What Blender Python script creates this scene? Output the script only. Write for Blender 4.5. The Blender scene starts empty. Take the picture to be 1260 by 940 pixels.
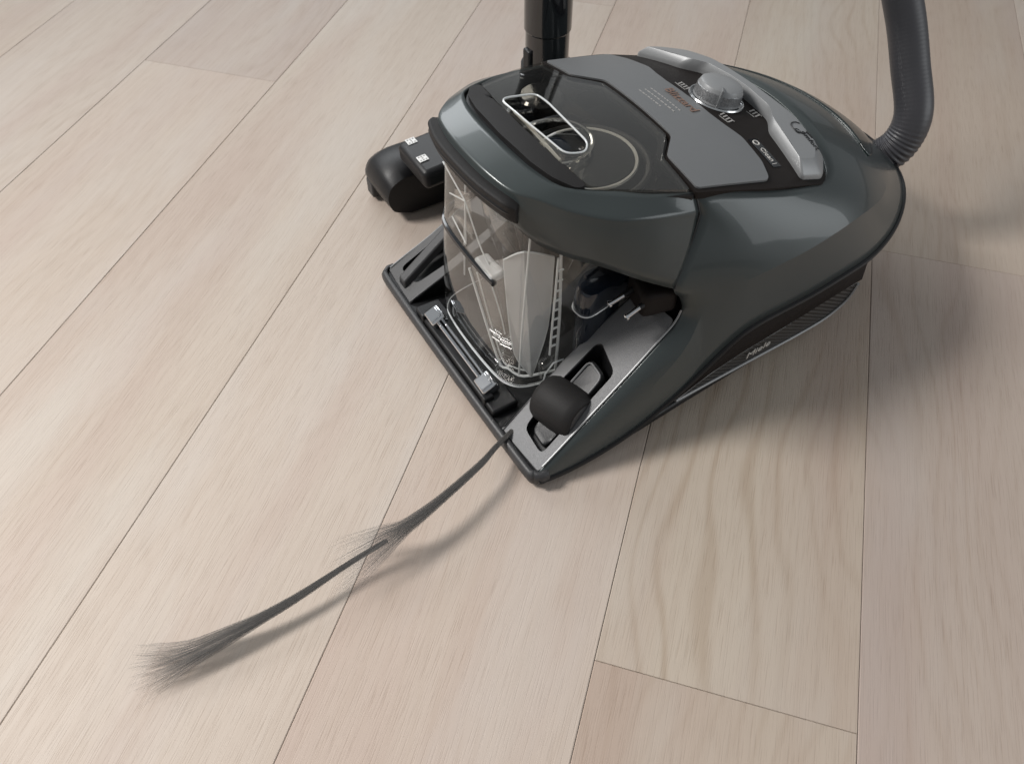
import bpy, bmesh, math, random
from mathutils import Vector, Matrix
random.seed(7)
R = math.radians
scene = bpy.context.scene
col = scene.collection

# ------------------------------------------------------------------ camera
CAM_H = 0.60
cd = bpy.data.cameras.new('camera'); cam = bpy.data.objects.new('camera', cd); col.objects.link(cam)
cam.location = (0, 0, CAM_H)
cam.rotation_euler = (R(90 - 49.93), 0, 0)
cd.sensor_width = 36.0; cd.lens = 36.0 * 1043 / 1260
cd.clip_start = 0.01; cd.clip_end = 60
cd.dof.use_dof = True; cd.dof.focus_distance = 0.70; cd.dof.aperture_fstop = 11.0
scene.camera = cam

# ------------------------------------------------------------------ light
world = bpy.data.worlds.new('World'); scene.world = world; world.use_nodes = True
wn = world.node_tree
bg = wn.nodes['Background']; bg.inputs['Color'].default_value = (0.93, 0.97, 1.0, 1); bg.inputs['Strength'].default_value = 0.29

def area(name, loc, target, sx, sy, power, color=(1, 1, 1)):
    l = bpy.data.lights.new(name, 'AREA'); l.shape = 'RECTANGLE'; l.size = sx; l.size_y = sy
    l.energy = power; l.color = color
    o = bpy.data.objects.new(name, l); col.objects.link(o); o.location = loc
    o.rotation_euler = (Vector(target) - Vector(loc)).to_track_quat('-Z', 'Y').to_euler()
    return o
key = area('key_softbox', (-2.15, 0.70, 2.20), (-0.28, 0.12, 0.0), 0.75, 0.75, 15.6, (1.0, 0.972, 0.94)); key.data.spread = R(68)
area('back_softbox', (-0.95, 2.7, 1.5), (0.05, 0.6, 0.15), 2.2, 0.8, 30, (0.95, 0.98, 1.0))
area('side_fill', (2.35, -0.05, 0.75), (0.2, 0.6, 0.12), 1.6, 1.1, 15, (0.95, 0.98, 1.0))  # added fill lamp, brightens the upper facets of the near flank

vs = scene.view_settings
vs.view_transform = 'Standard'; vs.look = 'None'; vs.exposure = 0.0; vs.gamma = 1.0; vs.use_curve_mapping = False
scene.render.engine = 'CYCLES'
scene.cycles.max_bounces = 12; scene.cycles.transparent_max_bounces = 24
scene.render.resolution_x = 1024; scene.render.resolution_y = 763

# ------------------------------------------------------------------ materials
def mat(name, base=(.5, .5, .5), rough=.5, metal=0.0, coat=0.0, coat_r=.04, spec=.5, noise=None, bump=None, var=None):
    m = bpy.data.materials.new(name); m.use_nodes = True
    nt = m.node_tree; b = nt.nodes['Principled BSDF']
    b.inputs['Base Color'].default_value = (*base, 1); b.inputs['Roughness'].default_value = rough
    b.inputs['Metallic'].default_value = metal; b.inputs['Coat Weight'].default_value = coat
    b.inputs['Coat Roughness'].default_value = coat_r; b.inputs['Specular IOR Level'].default_value = spec
    tc = nt.nodes.new('ShaderNodeTexCoord')
    if var:                                   # slow tone variation
        n = nt.nodes.new('ShaderNodeTexNoise'); n.inputs['Scale'].default_value = var[0]; n.inputs['Detail'].default_value = 4
        nt.links.new(tc.outputs['Object'], n.inputs['Vector'])
        mx = nt.nodes.new('ShaderNodeMixRGB'); mx.inputs[1].default_value = (*[c * (1 - var[1]) for c in base], 1)
        mx.inputs[2].default_value = (*[min(1, c * (1 + var[1])) for c in base], 1)
        nt.links.new(n.outputs['Fac'], mx.inputs[0]); nt.links.new(mx.outputs[0], b.inputs['Base Color'])
        mr = nt.nodes.new('ShaderNodeMapRange'); mr.inputs['To Min'].default_value = max(.02, rough - .05); mr.inputs['To Max'].default_value = rough + .07
        nt.links.new(n.outputs['Fac'], mr.inputs['Value']); nt.links.new(mr.outputs[0], b.inputs['Roughness'])
    if bump:
        n2 = nt.nodes.new('ShaderNodeTexNoise'); n2.inputs['Scale'].default_value = bump[0]; n2.inputs['Detail'].default_value = 2
        nt.links.new(tc.outputs['Object'], n2.inputs['Vector'])
        bp = nt.nodes.new('ShaderNodeBump'); bp.inputs['Strength'].default_value = bump[1]; bp.inputs['Distance'].default_value = .0006
        nt.links.new(n2.outputs['Fac'], bp.inputs['Height']); nt.links.new(bp.outputs[0], b.inputs['Normal'])
    return m

def clear(name, tint, rough=.03, gloss=1.0, haze=0.0, haze_col=(.7, .7, .7), f0=.045):
    m = bpy.data.materials.new(name); m.use_nodes = True
    nt = m.node_tree; nt.nodes.clear()
    out = nt.nodes.new('ShaderNodeOutputMaterial')
    tr = nt.nodes.new('ShaderNodeBsdfTransparent'); tr.inputs['Color'].default_value = (*tint, 1)
    gl = nt.nodes.new('ShaderNodeBsdfGlossy'); gl.inputs['Roughness'].default_value = rough
    gl.inputs['Color'].default_value = (gloss, gloss, gloss, 1)
    lw = nt.nodes.new('ShaderNodeLayerWeight'); lw.inputs['Blend'].default_value = .5
    pw = nt.nodes.new('ShaderNodeMath'); pw.operation = 'POWER'; pw.inputs[1].default_value = 4.0
    nt.links.new(lw.outputs['Facing'], pw.inputs[0])
    fr = nt.nodes.new('ShaderNodeMath'); fr.operation = 'MULTIPLY_ADD'; fr.inputs[1].default_value = .90; fr.inputs[2].default_value = f0
    nt.links.new(pw.outputs[0], fr.inputs[0])
    mx = nt.nodes.new('ShaderNodeMixShader')
    nt.links.new(fr.outputs[0], mx.inputs[0]); nt.links.new(gl.outputs[0], mx.inputs[2])
    if haze > 0:
        df = nt.nodes.new('ShaderNodeBsdfDiffuse'); df.inputs['Color'].default_value = (*haze_col, 1)
        m2 = nt.nodes.new('ShaderNodeMixShader'); m2.inputs[0].default_value = haze
        nt.links.new(tr.outputs[0], m2.inputs[1]); nt.links.new(df.outputs[0], m2.inputs[2]); nt.links.new(m2.outputs[0], mx.inputs[1])
    else:
        nt.links.new(tr.outputs[0], mx.inputs[1])
    nt.links.new(mx.outputs[0], out.inputs['Surface'])
    return m

M = dict(
    green=mat('graphite_green_paint', (.049, .059, .0595), .33, 0.2, .30, .05, spec=.4, var=(6, .05)),
    black=mat('black_plastic', (.010, .010, .011), .42, spec=.35, bump=(900, .15), var=(20, .2)),
    grip=mat('matt_black_grip', (.017, .016, .016), .6, spec=.25, bump=(1400, .35)),
    dark=mat('dark_grey_plastic', (.035, .035, .037), .45, bump=(1100, .3), var=(15, .15)),
    gloss=mat('gloss_black_plastic', (.008, .009, .011), .12, coat=.6),
    panelblack=mat('black_brown_panel', (.016, .013, .012), .5, spec=.12, bump=(800, .08)),
    satin=mat('satin_grey_panel', (.195, .20, .205), .45, .3, bump=(1500, .25), var=(8, .06)),
    trayg=mat('grained_grey_plastic', (.20, .20, .205), .5, .2, bump=(1500, .8), var=(10, .08)),
    silver=mat('silver_lacquer', (.29, .295, .30), .42, .25, bump=(1600, .08)),
    strip=mat('bright_trim', (.55, .56, .57), .2, .9),
    chrome=mat('polished_metal', (.75, .76, .78), .1, 1.0),
    copper=mat('copper_print', (.33, .21, .165), .35, .5),
    greyprint=mat('grey_print', (.30, .29, .28), .5),
    blackprint=mat('black_print', (.015, .015, .016), .5),
    paleprint=mat('pale_print', (.55, .53, .50), .5),
    deck=mat('brown_black_plastic', (.045, .038, .032), .25, var=(12, .2)),
    slot=mat('dark_green_slot_shade', (.010, .017, .017), .3, coat=.3),
    white=mat('white_sticker', (.75, .75, .74), .5),
    hose=mat('grey_hose_plastic', (.050, .049, .055), .40, var=(10, .12)),
    navy=mat('navy_gloss_plastic', (.010, .014, .022), .1, coat=.5),
    clear=clear('clear_plastic', (.93, .93, .925), .03, f0=.06),
    bin=clear('smoked_clear_plastic', (.90, .895, .88), .02, haze=.012, haze_col=(.35, .34, .32), f0=.07),
    frost=clear('frosted_plastic', (.80, .80, .80), .10, haze=.46, haze_col=(.90, .91, .92)),
    rimglint=clear('clear_edge_highlight', (.75, .78, .78), .08, haze=.65, haze_col=(.9, .92, .93)),  # milky white puts the highlights of clear edges into the colour
    lidclear=clear('smoked_lid_plastic', (.86, .84, .80), .02, haze=.008, haze_col=(.25, .24, .23), f0=.07),
)

def carbon():
    m = mat('ribbed_black_plastic', (.012, .012, .013), .35)
    nt = m.node_tree; b = nt.nodes['Principled BSDF']; tc = nt.nodes.new('ShaderNodeTexCoord')
    mp = nt.nodes.new('ShaderNodeMapping'); mp.inputs['Rotation'].default_value = (0, R(55), 0)
    w = nt.nodes.new('ShaderNodeTexWave'); w.inputs['Scale'].default_value = 75; w.bands_direction = 'X'
    nt.links.new(tc.outputs['Object'], mp.inputs[0]); nt.links.new(mp.outputs[0], w.inputs['Vector'])
    bp = nt.nodes.new('ShaderNodeBump'); bp.inputs['Strength'].default_value = .9; bp.inputs['Distance'].default_value = .002
    nt.links.new(w.outputs['Fac'], bp.inputs['Height']); nt.links.new(bp.outputs[0], b.inputs['Normal'])
    rp = nt.nodes.new('ShaderNodeMixRGB'); rp.inputs[1].default_value = (.006, .006, .006, 1); rp.inputs[2].default_value = (.035, .034, .034, 1)
    nt.links.new(w.outputs['Fac'], rp.inputs[0]); nt.links.new(rp.outputs[0], b.inputs['Base Color'])
    return m
M['carbon'] = carbon()

def knurl():
    m = mat('knurled_silver', (.30, .31, .32), .35, .6)
    nt = m.node_tree; b = nt.nodes['Principled BSDF']; tc = nt.nodes.new('ShaderNodeTexCoord')
    v = nt.nodes.new('ShaderNodeTexVoronoi'); v.inputs['Scale'].default_value = 700
    nt.links.new(tc.outputs['Object'], v.inputs['Vector'])
    bp = nt.nodes.new('ShaderNodeBump'); bp.inputs['Strength'].default_value = .4; bp.inputs['Distance'].default_value = .0004
    mk = nt.nodes.new('ShaderNodeMixRGB'); mk.inputs[1].default_value = (.32, .325, .33, 1); mk.inputs[2].default_value = (.17, .17, .175, 1)
    nt.links.new(v.outputs['Distance'], mk.inputs[0]); nt.links.new(mk.outputs[0], b.inputs['Base Color'])
    nt.links.new(v.outputs['Distance'], bp.inputs['Height']); nt.links.new(bp.outputs[0], b.inputs['Normal'])
    return m
M['knurl'] = knurl()

def oak():
    m = bpy.data.materials.new('oiled_pale_oak'); m.use_nodes = True
    nt = m.node_tree; N = nt.nodes; Lk = nt.links; b = N['Principled BSDF']
    tc = N.new('ShaderNodeTexCoord'); oi = N.new('ShaderNodeObjectInfo')
    def math_(op, a, c=None):
        n = N.new('ShaderNodeMath'); n.operation = op
        for i, v in enumerate((a, c)):
            if v is None: continue
            if isinstance(v, (int, float)): n.inputs[i].default_value = v
            else: Lk.new(v, n.inputs[i])
        return n.outputs[0]
    cx = N.new('ShaderNodeCombineXYZ')
    Lk.new(math_('MULTIPLY', oi.outputs['Random'], 37.0), cx.inputs[0]); Lk.new(math_('MULTIPLY', oi.outputs['Random'], 91.0), cx.inputs[1])
    ad = N.new('ShaderNodeVectorMath'); ad.operation = 'ADD'
    Lk.new(tc.outputs['Object'], ad.inputs[0]); Lk.new(cx.outputs[0], ad.inputs[1])
    def noise(sx, sy, detail, rough=.55):
        mp = N.new('ShaderNodeMapping'); mp.inputs['Scale'].default_value = (sx, sy, 1)
        Lk.new(ad.outputs[0], mp.inputs[0])
        n = N.new('ShaderNodeTexNoise'); n.inputs['Scale'].default_value = 1; n.inputs['Detail'].default_value = detail; n.inputs['Roughness'].default_value = rough
        n.noise_dimensions = '2D'
        Lk.new(mp.outputs[0], n.inputs['Vector']); return n.outputs['Fac']
    warp = noise(1.7, 5.0, 2.0)                       # growth figure: contours of a stretched field
    sp = N.new('ShaderNodeSeparateXYZ'); Lk.new(ad.outputs[0], sp.inputs[0])
    fine = noise(5, 60, 3)
    ph = math_('ADD', math_('MULTIPLY', warp, 62.0), math_('MULTIPLY', sp.outputs[1], 330.0))
    ph = math_('ADD', ph, math_('MULTIPLY', fine, 1.6))
    ring = math_('POWER', math_('ADD', math_('MULTIPLY', math_('SINE', ph), .5), .5), 5.0)
    ringmask = noise(1.3, 5.0, 1.5)
    rm = N.new('ShaderNodeMapRange'); rm.inputs['From Min'].default_value = .40; rm.inputs['From Max'].default_value = .66
    Lk.new(ringmask, rm.inputs['Value'])
    # object colour: rgb tint, alpha = strength of the figure
    ringamt = math_('MULTIPLY', math_('MULTIPLY', ring, rm.outputs[0]), oi.outputs['Alpha'])
    streak = noise(2.2, 150.0, 6, .62)
    pores = noise(28.0, 1100.0, 2, .5)
    cloud = noise(1.6, 6.5, 3)
    base = N.new('ShaderNodeMixRGB'); base.inputs[1].default_value = (.445, .376, .318, 1); base.inputs[2].default_value = (.495, .430, .376, 1)
    Lk.new(cloud, base.inputs[0])
    def darken(colr, fac, c, amt):
        mx = N.new('ShaderNodeMixRGB'); mx.blend_type = 'MULTIPLY'; mx.inputs[2].default_value = (*c, 1)
        Lk.new(math_('MULTIPLY', fac, amt), mx.inputs[0]); Lk.new(colr, mx.inputs[1]); return mx.outputs[0]
    def ramp(v, lo, hi):
        r = N.new('ShaderNodeMapRange'); r.inputs['From Min'].default_value = lo; r.inputs['From Max'].default_value = hi; Lk.new(v, r.inputs['Value']); return r.outputs[0]
    c = darken(base.outputs[0], ringamt, (.78, .72, .66), .62)
    c = darken(c, ramp(streak, .42, .72), (.88, .85, .83), .38)
    c = darken(c, ramp(pores, .55, .75), (.72, .67, .63), .45)
    gw = noise(2.6, 11.0, 4, .6)                         # grey-white oil film in soft patches
    gm = N.new('ShaderNodeMixRGB'); gm.inputs[2].default_value = (.49, .445, .405, 1)
    Lk.new(math_('MULTIPLY', ramp(gw, .46, .70), .55), gm.inputs[0]); Lk.new(c, gm.inputs[1]); c = gm.outputs[0]
    pk = noise(1.1, 9.0, 2)
    c = darken(c, ramp(pk, .45, .75), (.90, .835, .835), .8)
    tint = N.new('ShaderNodeMixRGB'); tint.blend_type = 'MULTIPLY'; tint.inputs[0].default_value = 1
    Lk.new(c, tint.inputs[1]); Lk.new(oi.outputs['Color'], tint.inputs[2])
    Lk.new(tint.outputs[0], b.inputs['Base Color'])
    Lk.new(math_('ADD', math_('MULTIPLY', streak, .12), .48), b.inputs['Roughness'])
    b.inputs['Specular IOR Level'].default_value = .35
    bp = N.new('ShaderNodeBump'); bp.inputs['Strength'].default_value = .22; bp.inputs['Distance'].default_value = .0008
    h = math_('SUBTRACT', 0.0, math_('ADD', ramp(pores, .5, .75), math_('MULTIPLY', ringamt, .4)))
    Lk.new(h, bp.inputs['Height']); Lk.new(bp.outputs[0], b.inputs['Normal'])
    return m
M['oak'] = oak()
M['subfloor'] = mat('dark_subfloor', (.035, .027, .02), .9, var=(5, .2))

def fibre():
    m = bpy.data.materials.new('grey_fibre'); m.use_nodes = True; nt = m.node_tree; b = nt.nodes['Principled BSDF']
    b.inputs['Base Color'].default_value = (.075, .068, .064, 1); b.inputs['Roughness'].default_value = .8
    b.inputs['Alpha'].default_value = .15
    n = nt.nodes.new('ShaderNodeTexNoise'); n.inputs['Scale'].default_value = 40
    r = nt.nodes.new('ShaderNodeMixRGB'); r.inputs[1].default_value = (.13, .122, .117, 1); r.inputs[2].default_value = (.22, .21, .20, 1)
    nt.links.new(n.outputs['Fac'], r.inputs[0]); nt.links.new(r.outputs[0], b.inputs['Base Color'])
    return m
M['fibre'] = fibre()

# ------------------------------------------------------------------ helpers
def link(name, me, m, parent=None, smooth=True, angle=35):
    o = bpy.data.objects.new(name, me); col.objects.link(o)
    if m is not None: me.materials.append(M[m])
    if parent is not None: o.parent = parent
    if smooth:
        for p in me.polygons: p.use_smooth = True
        me.set_sharp_from_angle(angle=R(angle))
    return o
def from_bm(name, bm, m, parent=None, smooth=True, angle=35, recalc=True):
    if recalc: bmesh.ops.recalc_face_normals(bm, faces=bm.faces)
    me = bpy.data.meshes.new(name); bm.to_mesh(me); bm.free(); me.update()
    return link(name, me, m, parent, smooth, angle)
def V(x, y, z): return Vector((x, -y, z))          # cleaner frame: x to the rear, y to its near side, z up
def solid(o, t, off=-1):
    md = o.modifiers.new('thickness', 'SOLIDIFY'); md.thickness = t; md.offset = off; md.use_rim = True; return o
def bev(o, w, n=2):
    md = o.modifiers.new('bevel', 'BEVEL'); md.width = w; md.segments = n; md.limit_method = 'ANGLE'; md.angle_limit = R(35); return o
def lerp(a, b, t): return a + (b - a) * t
def cr(p0, p1, p2, p3, t, k=.45):
    m1 = (p2 - p0) * k; m2 = (p3 - p1) * k; t2 = t * t; t3 = t2 * t
    return p1 * (2 * t3 - 3 * t2 + 1) + m1 * (t3 - 2 * t2 + t) + p2 * (-2 * t3 + 3 * t2) + m2 * (t3 - t2)
def spline(pts, n, k=.45, closed=False):
    out = []; N = len(pts)
    for i in range(N if closed else N - 1):
        g = (lambda j: pts[j % N]) if closed else (lambda j: pts[max(0, min(N - 1, j))])
        for j in range(n): out.append(cr(g(i - 1), g(i), g(i + 1), g(i + 2), j / n, k))
    if not closed: out.append(pts[-1].copy())
    return out
def quad3(a, b, c, n, first=True):                 # curve through three points
    ctrl = b * 2 - (a + c) * .5; out = []
    for i in range(0 if first else 1, n + 1):
        t = i / n; out.append(a * (1 - t) ** 2 + ctrl * 2 * t * (1 - t) + c * t * t)
    return out
def grid(rows, bm=None, wrap=False):
    bm = bm or bmesh.new(); vv = [[bm.verts.new(p) for p in r] for r in rows]
    for i in range(len(rows) - 1):
        n = len(rows[i])
        for j in range(n if wrap else n - 1):
            q = [vv[i][j], vv[i][(j + 1) % n], vv[i + 1][(j + 1) % n], vv[i + 1][j]]
            try: bm.faces.new(q)
            except ValueError: pass
    return bm, vv
def tube_bm(path, rad, seg=10, bm=None, cap=True, closed=False):
    bm = bm or bmesh.new(); n = len(path); rows = []
    up = Vector((0, 0, 1)); prev = None
    for i, p in enumerate(path):
        a = path[(i - 1) % n] if (closed or i) else p; c = path[(i + 1) % n] if (closed or i < n - 1) else p
        d = (c - a).normalized()
        if prev is None:
            ref = up if abs(d.dot(up)) < .95 else Vector((1, 0, 0)); u = d.cross(ref).normalized()
        else: u = (prev - d * prev.dot(d)).normalized()
        prev = u; w = d.cross(u)
        r = rad(i / (n - 1)) if callable(rad) else rad
        rows.append([bm.verts.new(p + (u * math.cos(2 * math.pi * k / seg) + w * math.sin(2 * math.pi * k / seg)) * r) for k in range(seg)])
    for i in range(n if closed else n - 1):
        A, B = rows[i], rows[(i + 1) % n]
        for k in range(seg): bm.faces.new([A[k], A[(k + 1) % seg], B[(k + 1) % seg], B[k]])
    if cap and not closed: bm.faces.new(rows[0][::-1]); bm.faces.new(rows[-1])
    return bm
def tube(name, path, rad, m, parent=None, seg=10, closed=False):
    return from_bm(name, tube_bm(path, rad, seg, closed=closed), m, parent)
def round_poly(pts, r, n=4):                       # pts: list of (x, y[, r])
    out = []; N = len(pts)
    for i in range(N):
        p = Vector(pts[i][:2]); a = Vector(pts[i - 1][:2]); c = Vector(pts[(i + 1) % N][:2])
        rr = pts[i][2] if len(pts[i]) > 2 else r
        rr = min(rr, (a - p).length * .45, (c - p).length * .45)
        s = p + (a - p).normalized() * rr; e = p + (c - p).normalized() * rr
        if rr < 1e-6: out.append(p); continue
        for k in range(n + 1):
            t = k / n; out.append(s * (1 - t) ** 2 + p * 2 * t * (1 - t) + e * t * t)
    return out
def interp(x, xs, ys):
    if x <= xs[0]: return ys[0]
    for i in range(len(xs) - 1):
        if x <= xs[i + 1]: return ys[i] + (ys[i + 1] - ys[i]) * (x - xs[i]) / (xs[i + 1] - xs[i])
    return ys[-1]
def ztop(x, y):
    z = interp(x, [0, .03, .06, .12, .18, .23, .30, .36], [.236, .238, .238, .230, .221, .213, .196, .176])
    return z - interp(x, [.05, .16, .30], [.8, .9, 1.6]) * y * y
def ztray(x, y=0): return .014 + .63 * max(x, 0)
def patch(name, poly, m, parent, zf, off=0.0, thick=.002, step=.012, holes=(), bevel=0, inset=0):
    """a sheet cut to poly (x, y) that follows the surface zf, with thickness downwards"""
    bm = bmesh.new()
    loops = [poly] + list(holes)
    edges = []
    for lp in loops:
        vs_ = [bm.verts.new((p[0], p[1], 0)) for p in lp]
        for i in range(len(vs_)): edges.append(bm.edges.new((vs_[i], vs_[(i + 1) % len(vs_)])))
    bmesh.ops.triangle_fill(bm, use_beauty=True, use_dissolve=False, edges=edges)
    xs = [p[0] for p in poly]; ys = [p[1] for p in poly]
    for ax, lo, hi in ((0, min(xs), max(xs)), (1, min(ys), max(ys))):
        k = lo + step * .5
        while k < hi:
            co = (k, 0, 0) if ax == 0 else (0, k, 0); no = (1, 0, 0) if ax == 0 else (0, 1, 0)
            bmesh.ops.bisect_plane(bm, geom=bm.verts[:] + bm.edges[:] + bm.faces[:], plane_co=co, plane_no=no, dist=1e-6); k += step
    bmesh.ops.recalc_face_normals(bm, faces=bm.faces)
    if bm.faces and bm.faces[0].normal.z < 0: bmesh.ops.reverse_faces(bm, faces=bm.faces)
    top = list(bm.faces)
    r = bmesh.ops.extrude_face_region(bm, geom=top)
    newv = [g for g in r['geom'] if isinstance(g, bmesh.types.BMVert)]
    ns = set(newv)
    for v in bm.verts:
        x, y = v.co.x, v.co.y
        z = zf(x, y) + off
        v.co = V(x, y, z if v in ns else z - thick)
    o = from_bm(name, bm, m, parent, angle=30)
    if bevel: bev(o, bevel, 2)
    return o
def box_bm(c, s, rot=None, bm=None):
    bm = bm or bmesh.new(); r = bmesh.ops.create_cube(bm, size=1)
    mt = Matrix.Translation(c) @ (rot.to_4x4() if rot else Matrix.Identity(4)) @ Matrix.Diagonal((*s, 1))
    bmesh.ops.transform(bm, matrix=mt, verts=r['verts']); return bm
def box(name, c, s, m, parent=None, b=.002, rot=None, seg=2):
    o = from_bm(name, box_bm(c, s, rot), m, parent); bev(o, b, seg); return o
def lathe(name, prof, m, parent, center, axis=None, seg=40):
    bm = bmesh.new(); q = Vector((0, 0, 1)).rotation_difference(axis).to_matrix() if axis else Matrix.Identity(3)
    rows = [[center + q @ Vector((r * math.cos(2 * math.pi * k / seg), r * math.sin(2 * math.pi * k / seg), z)) for k in range(seg)] for r, z in prof]
    bm, vv = grid(rows, bm, wrap=True)
    for row in (vv[0], vv[-1]):
        try: bm.faces.new(row)
        except ValueError: pass
    return from_bm(name, bm, m, parent)
def text(name, body, m, parent, origin, xdir, nrm, size, depth=.0002, shear=0.0, spacing=1.0):
    cu = bpy.data.curves.new('lettering', 'FONT'); cu.body = body; cu.size = size; cu.extrude = depth; cu.resolution_u = 3
    cu.shear = shear; cu.space_character = spacing; cu.align_x = 'CENTER'; cu.align_y = 'CENTER'
    to = bpy.data.objects.new('lettering_tmp', cu); col.objects.link(to)
    bpy.context.view_layer.update()
    me = bpy.data.meshes.new_from_object(to.evaluated_get(bpy.context.evaluated_depsgraph_get()))
    bpy.data.objects.remove(to)
    x = xdir.normalized(); n = (nrm - x * nrm.dot(x)).normalized(); y = n.cross(x)
    me.transform(Matrix(((x.x, y.x, n.x, origin.x), (x.y, y.y, n.y, origin.y), (x.z, y.z, n.z, origin.z), (0, 0, 0, 1))))
    me.materials.clear()
    return link(name, me, m, parent, smooth=False)
def empty(name, loc=(0, 0, 0), rz=0.0):
    o = bpy.data.objects.new(name, None); col.objects.link(o); o.location = loc; o.rotation_euler = (0, 0, rz); o.empty_display_size = .02; return o
def tag(o, label, cat, group=None):
    o['label'] = label; o['category'] = cat
    if group: o['group'] = group
    return o
ORG = Vector((-0.0541, 0.5160, 0)); RZ = R(30.774)

# ------------------------------------------------------------------ floor of oak planks
AL = R(16.342)
PD = Vector((math.sin(AL), math.cos(AL), 0)); QD = Vector((math.cos(AL), -math.sin(AL), 0))
fm = bmesh.new(); bmesh.ops.create_grid(fm, x_segments=1, y_segments=1, size=3.2)
for v in fm.verts: v.co += Vector((0, .9, -.0155))
floor = from_bm('floor', fm, 'subfloor', smooth=False); floor['kind'] = 'structure'
def plank_mesh(ln, wd):
    g = .0002; ch = .0006; th = .014
    L2, W2 = ln / 2 - .00008, wd / 2 - g
    bm = bmesh.new()
    a = [bm.verts.new((sx * (L2 - .0003), sy * (W2 - ch), 0)) for sx, sy in ((-1, -1), (1, -1), (1, 1), (-1, 1))]
    b = [bm.verts.new((sx * L2, sy * W2, -ch * .8)) for sx, sy in ((-1, -1), (1, -1), (1, 1), (-1, 1))]
    c = [bm.verts.new((sx * L2, sy * W2, -th)) for sx, sy in ((-1, -1), (1, -1), (1, 1), (-1, 1))]
    bm.faces.new(a); bm.faces.new(c[::-1])
    for lo, hi in ((b, a), (c, b)):
        for i in range(4): bm.faces.new([lo[i], lo[(i + 1) % 4], hi[(i + 1) % 4], hi[i]])
    me = bpy.data.meshes.new('plank'); bm.to_mesh(me); bm.free(); return me
SEAMS = [-1.743, -1.550, -1.358, -1.166, -.975, -.7815, -.586, -.3945, -.2014, -.0105, .1742, .366, .558, .750, .942, 1.134, 1.326]
JOINTS = {3: [.55, 1.7], 4: [.35, 1.5], 5: [-.55, .892, 2.2], 6: [-.2, 1.75], 7: [-.75, 1.22], 8: [-.45, 1.9], 9: [.2487, 1.62], 10: [-.9, .770, 2.0], 11: [.1, 1.2], 12: [.6, 1.9]}
TINT = {  # colour of the single boards (r, g, b, strength of figure)
    (7, 1): (1.02, 1.01, 1.0, .25), (8, 1): (1.01, .985, .97, .3), (9, 1): (.99, .985, .945, 1.0), (9, 0): (.95, .925, .885, .5),
    (10, 1): (.93, .90, .895, .55), (10, 2): (.92, .88, .84, .6), (6, 1): (1.0, .99, .97, .3), (5, 1): (.99, .97, .95, .3), (4, 1): (.97, .96, .95, .35)}
for i in range(len(SEAMS) - 1):
    q0, q1 = SEAMS[i], SEAMS[i + 1]
    js = [-2.1] + sorted(JOINTS.get(i, [random.uniform(-.5, .3), random.uniform(.9, 1.7)])) + [3.4]
    for k in range(len(js) - 1):
        p0, p1 = js[k], js[k + 1]
        me = plank_mesh(p1 - p0, q1 - q0)
        o = link('plank', me, 'oak', floor, smooth=False)
        c = PD * ((p0 + p1) / 2) + QD * ((q0 + q1) / 2)
        o.location = (c.x, c.y, random.uniform(-.0002, .0001)); o.rotation_euler = (0, 0, math.pi / 2 - AL)
        t = TINT.get((i, k), (lambda a, w: (a, a * (1 - .5 * w), a * (1 - w), random.uniform(.3, .8)))(random.uniform(.93, 1.01), random.uniform(.0, .06)))
        o.color = t

# ------------------------------------------------------------------ vacuum cleaner
vac = empty('vacuum_cleaner', ORG, RZ)
tag(vac, 'graphite green canister vacuum cleaner with clear dust bin standing on the oak floor', 'vacuum cleaner')

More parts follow.
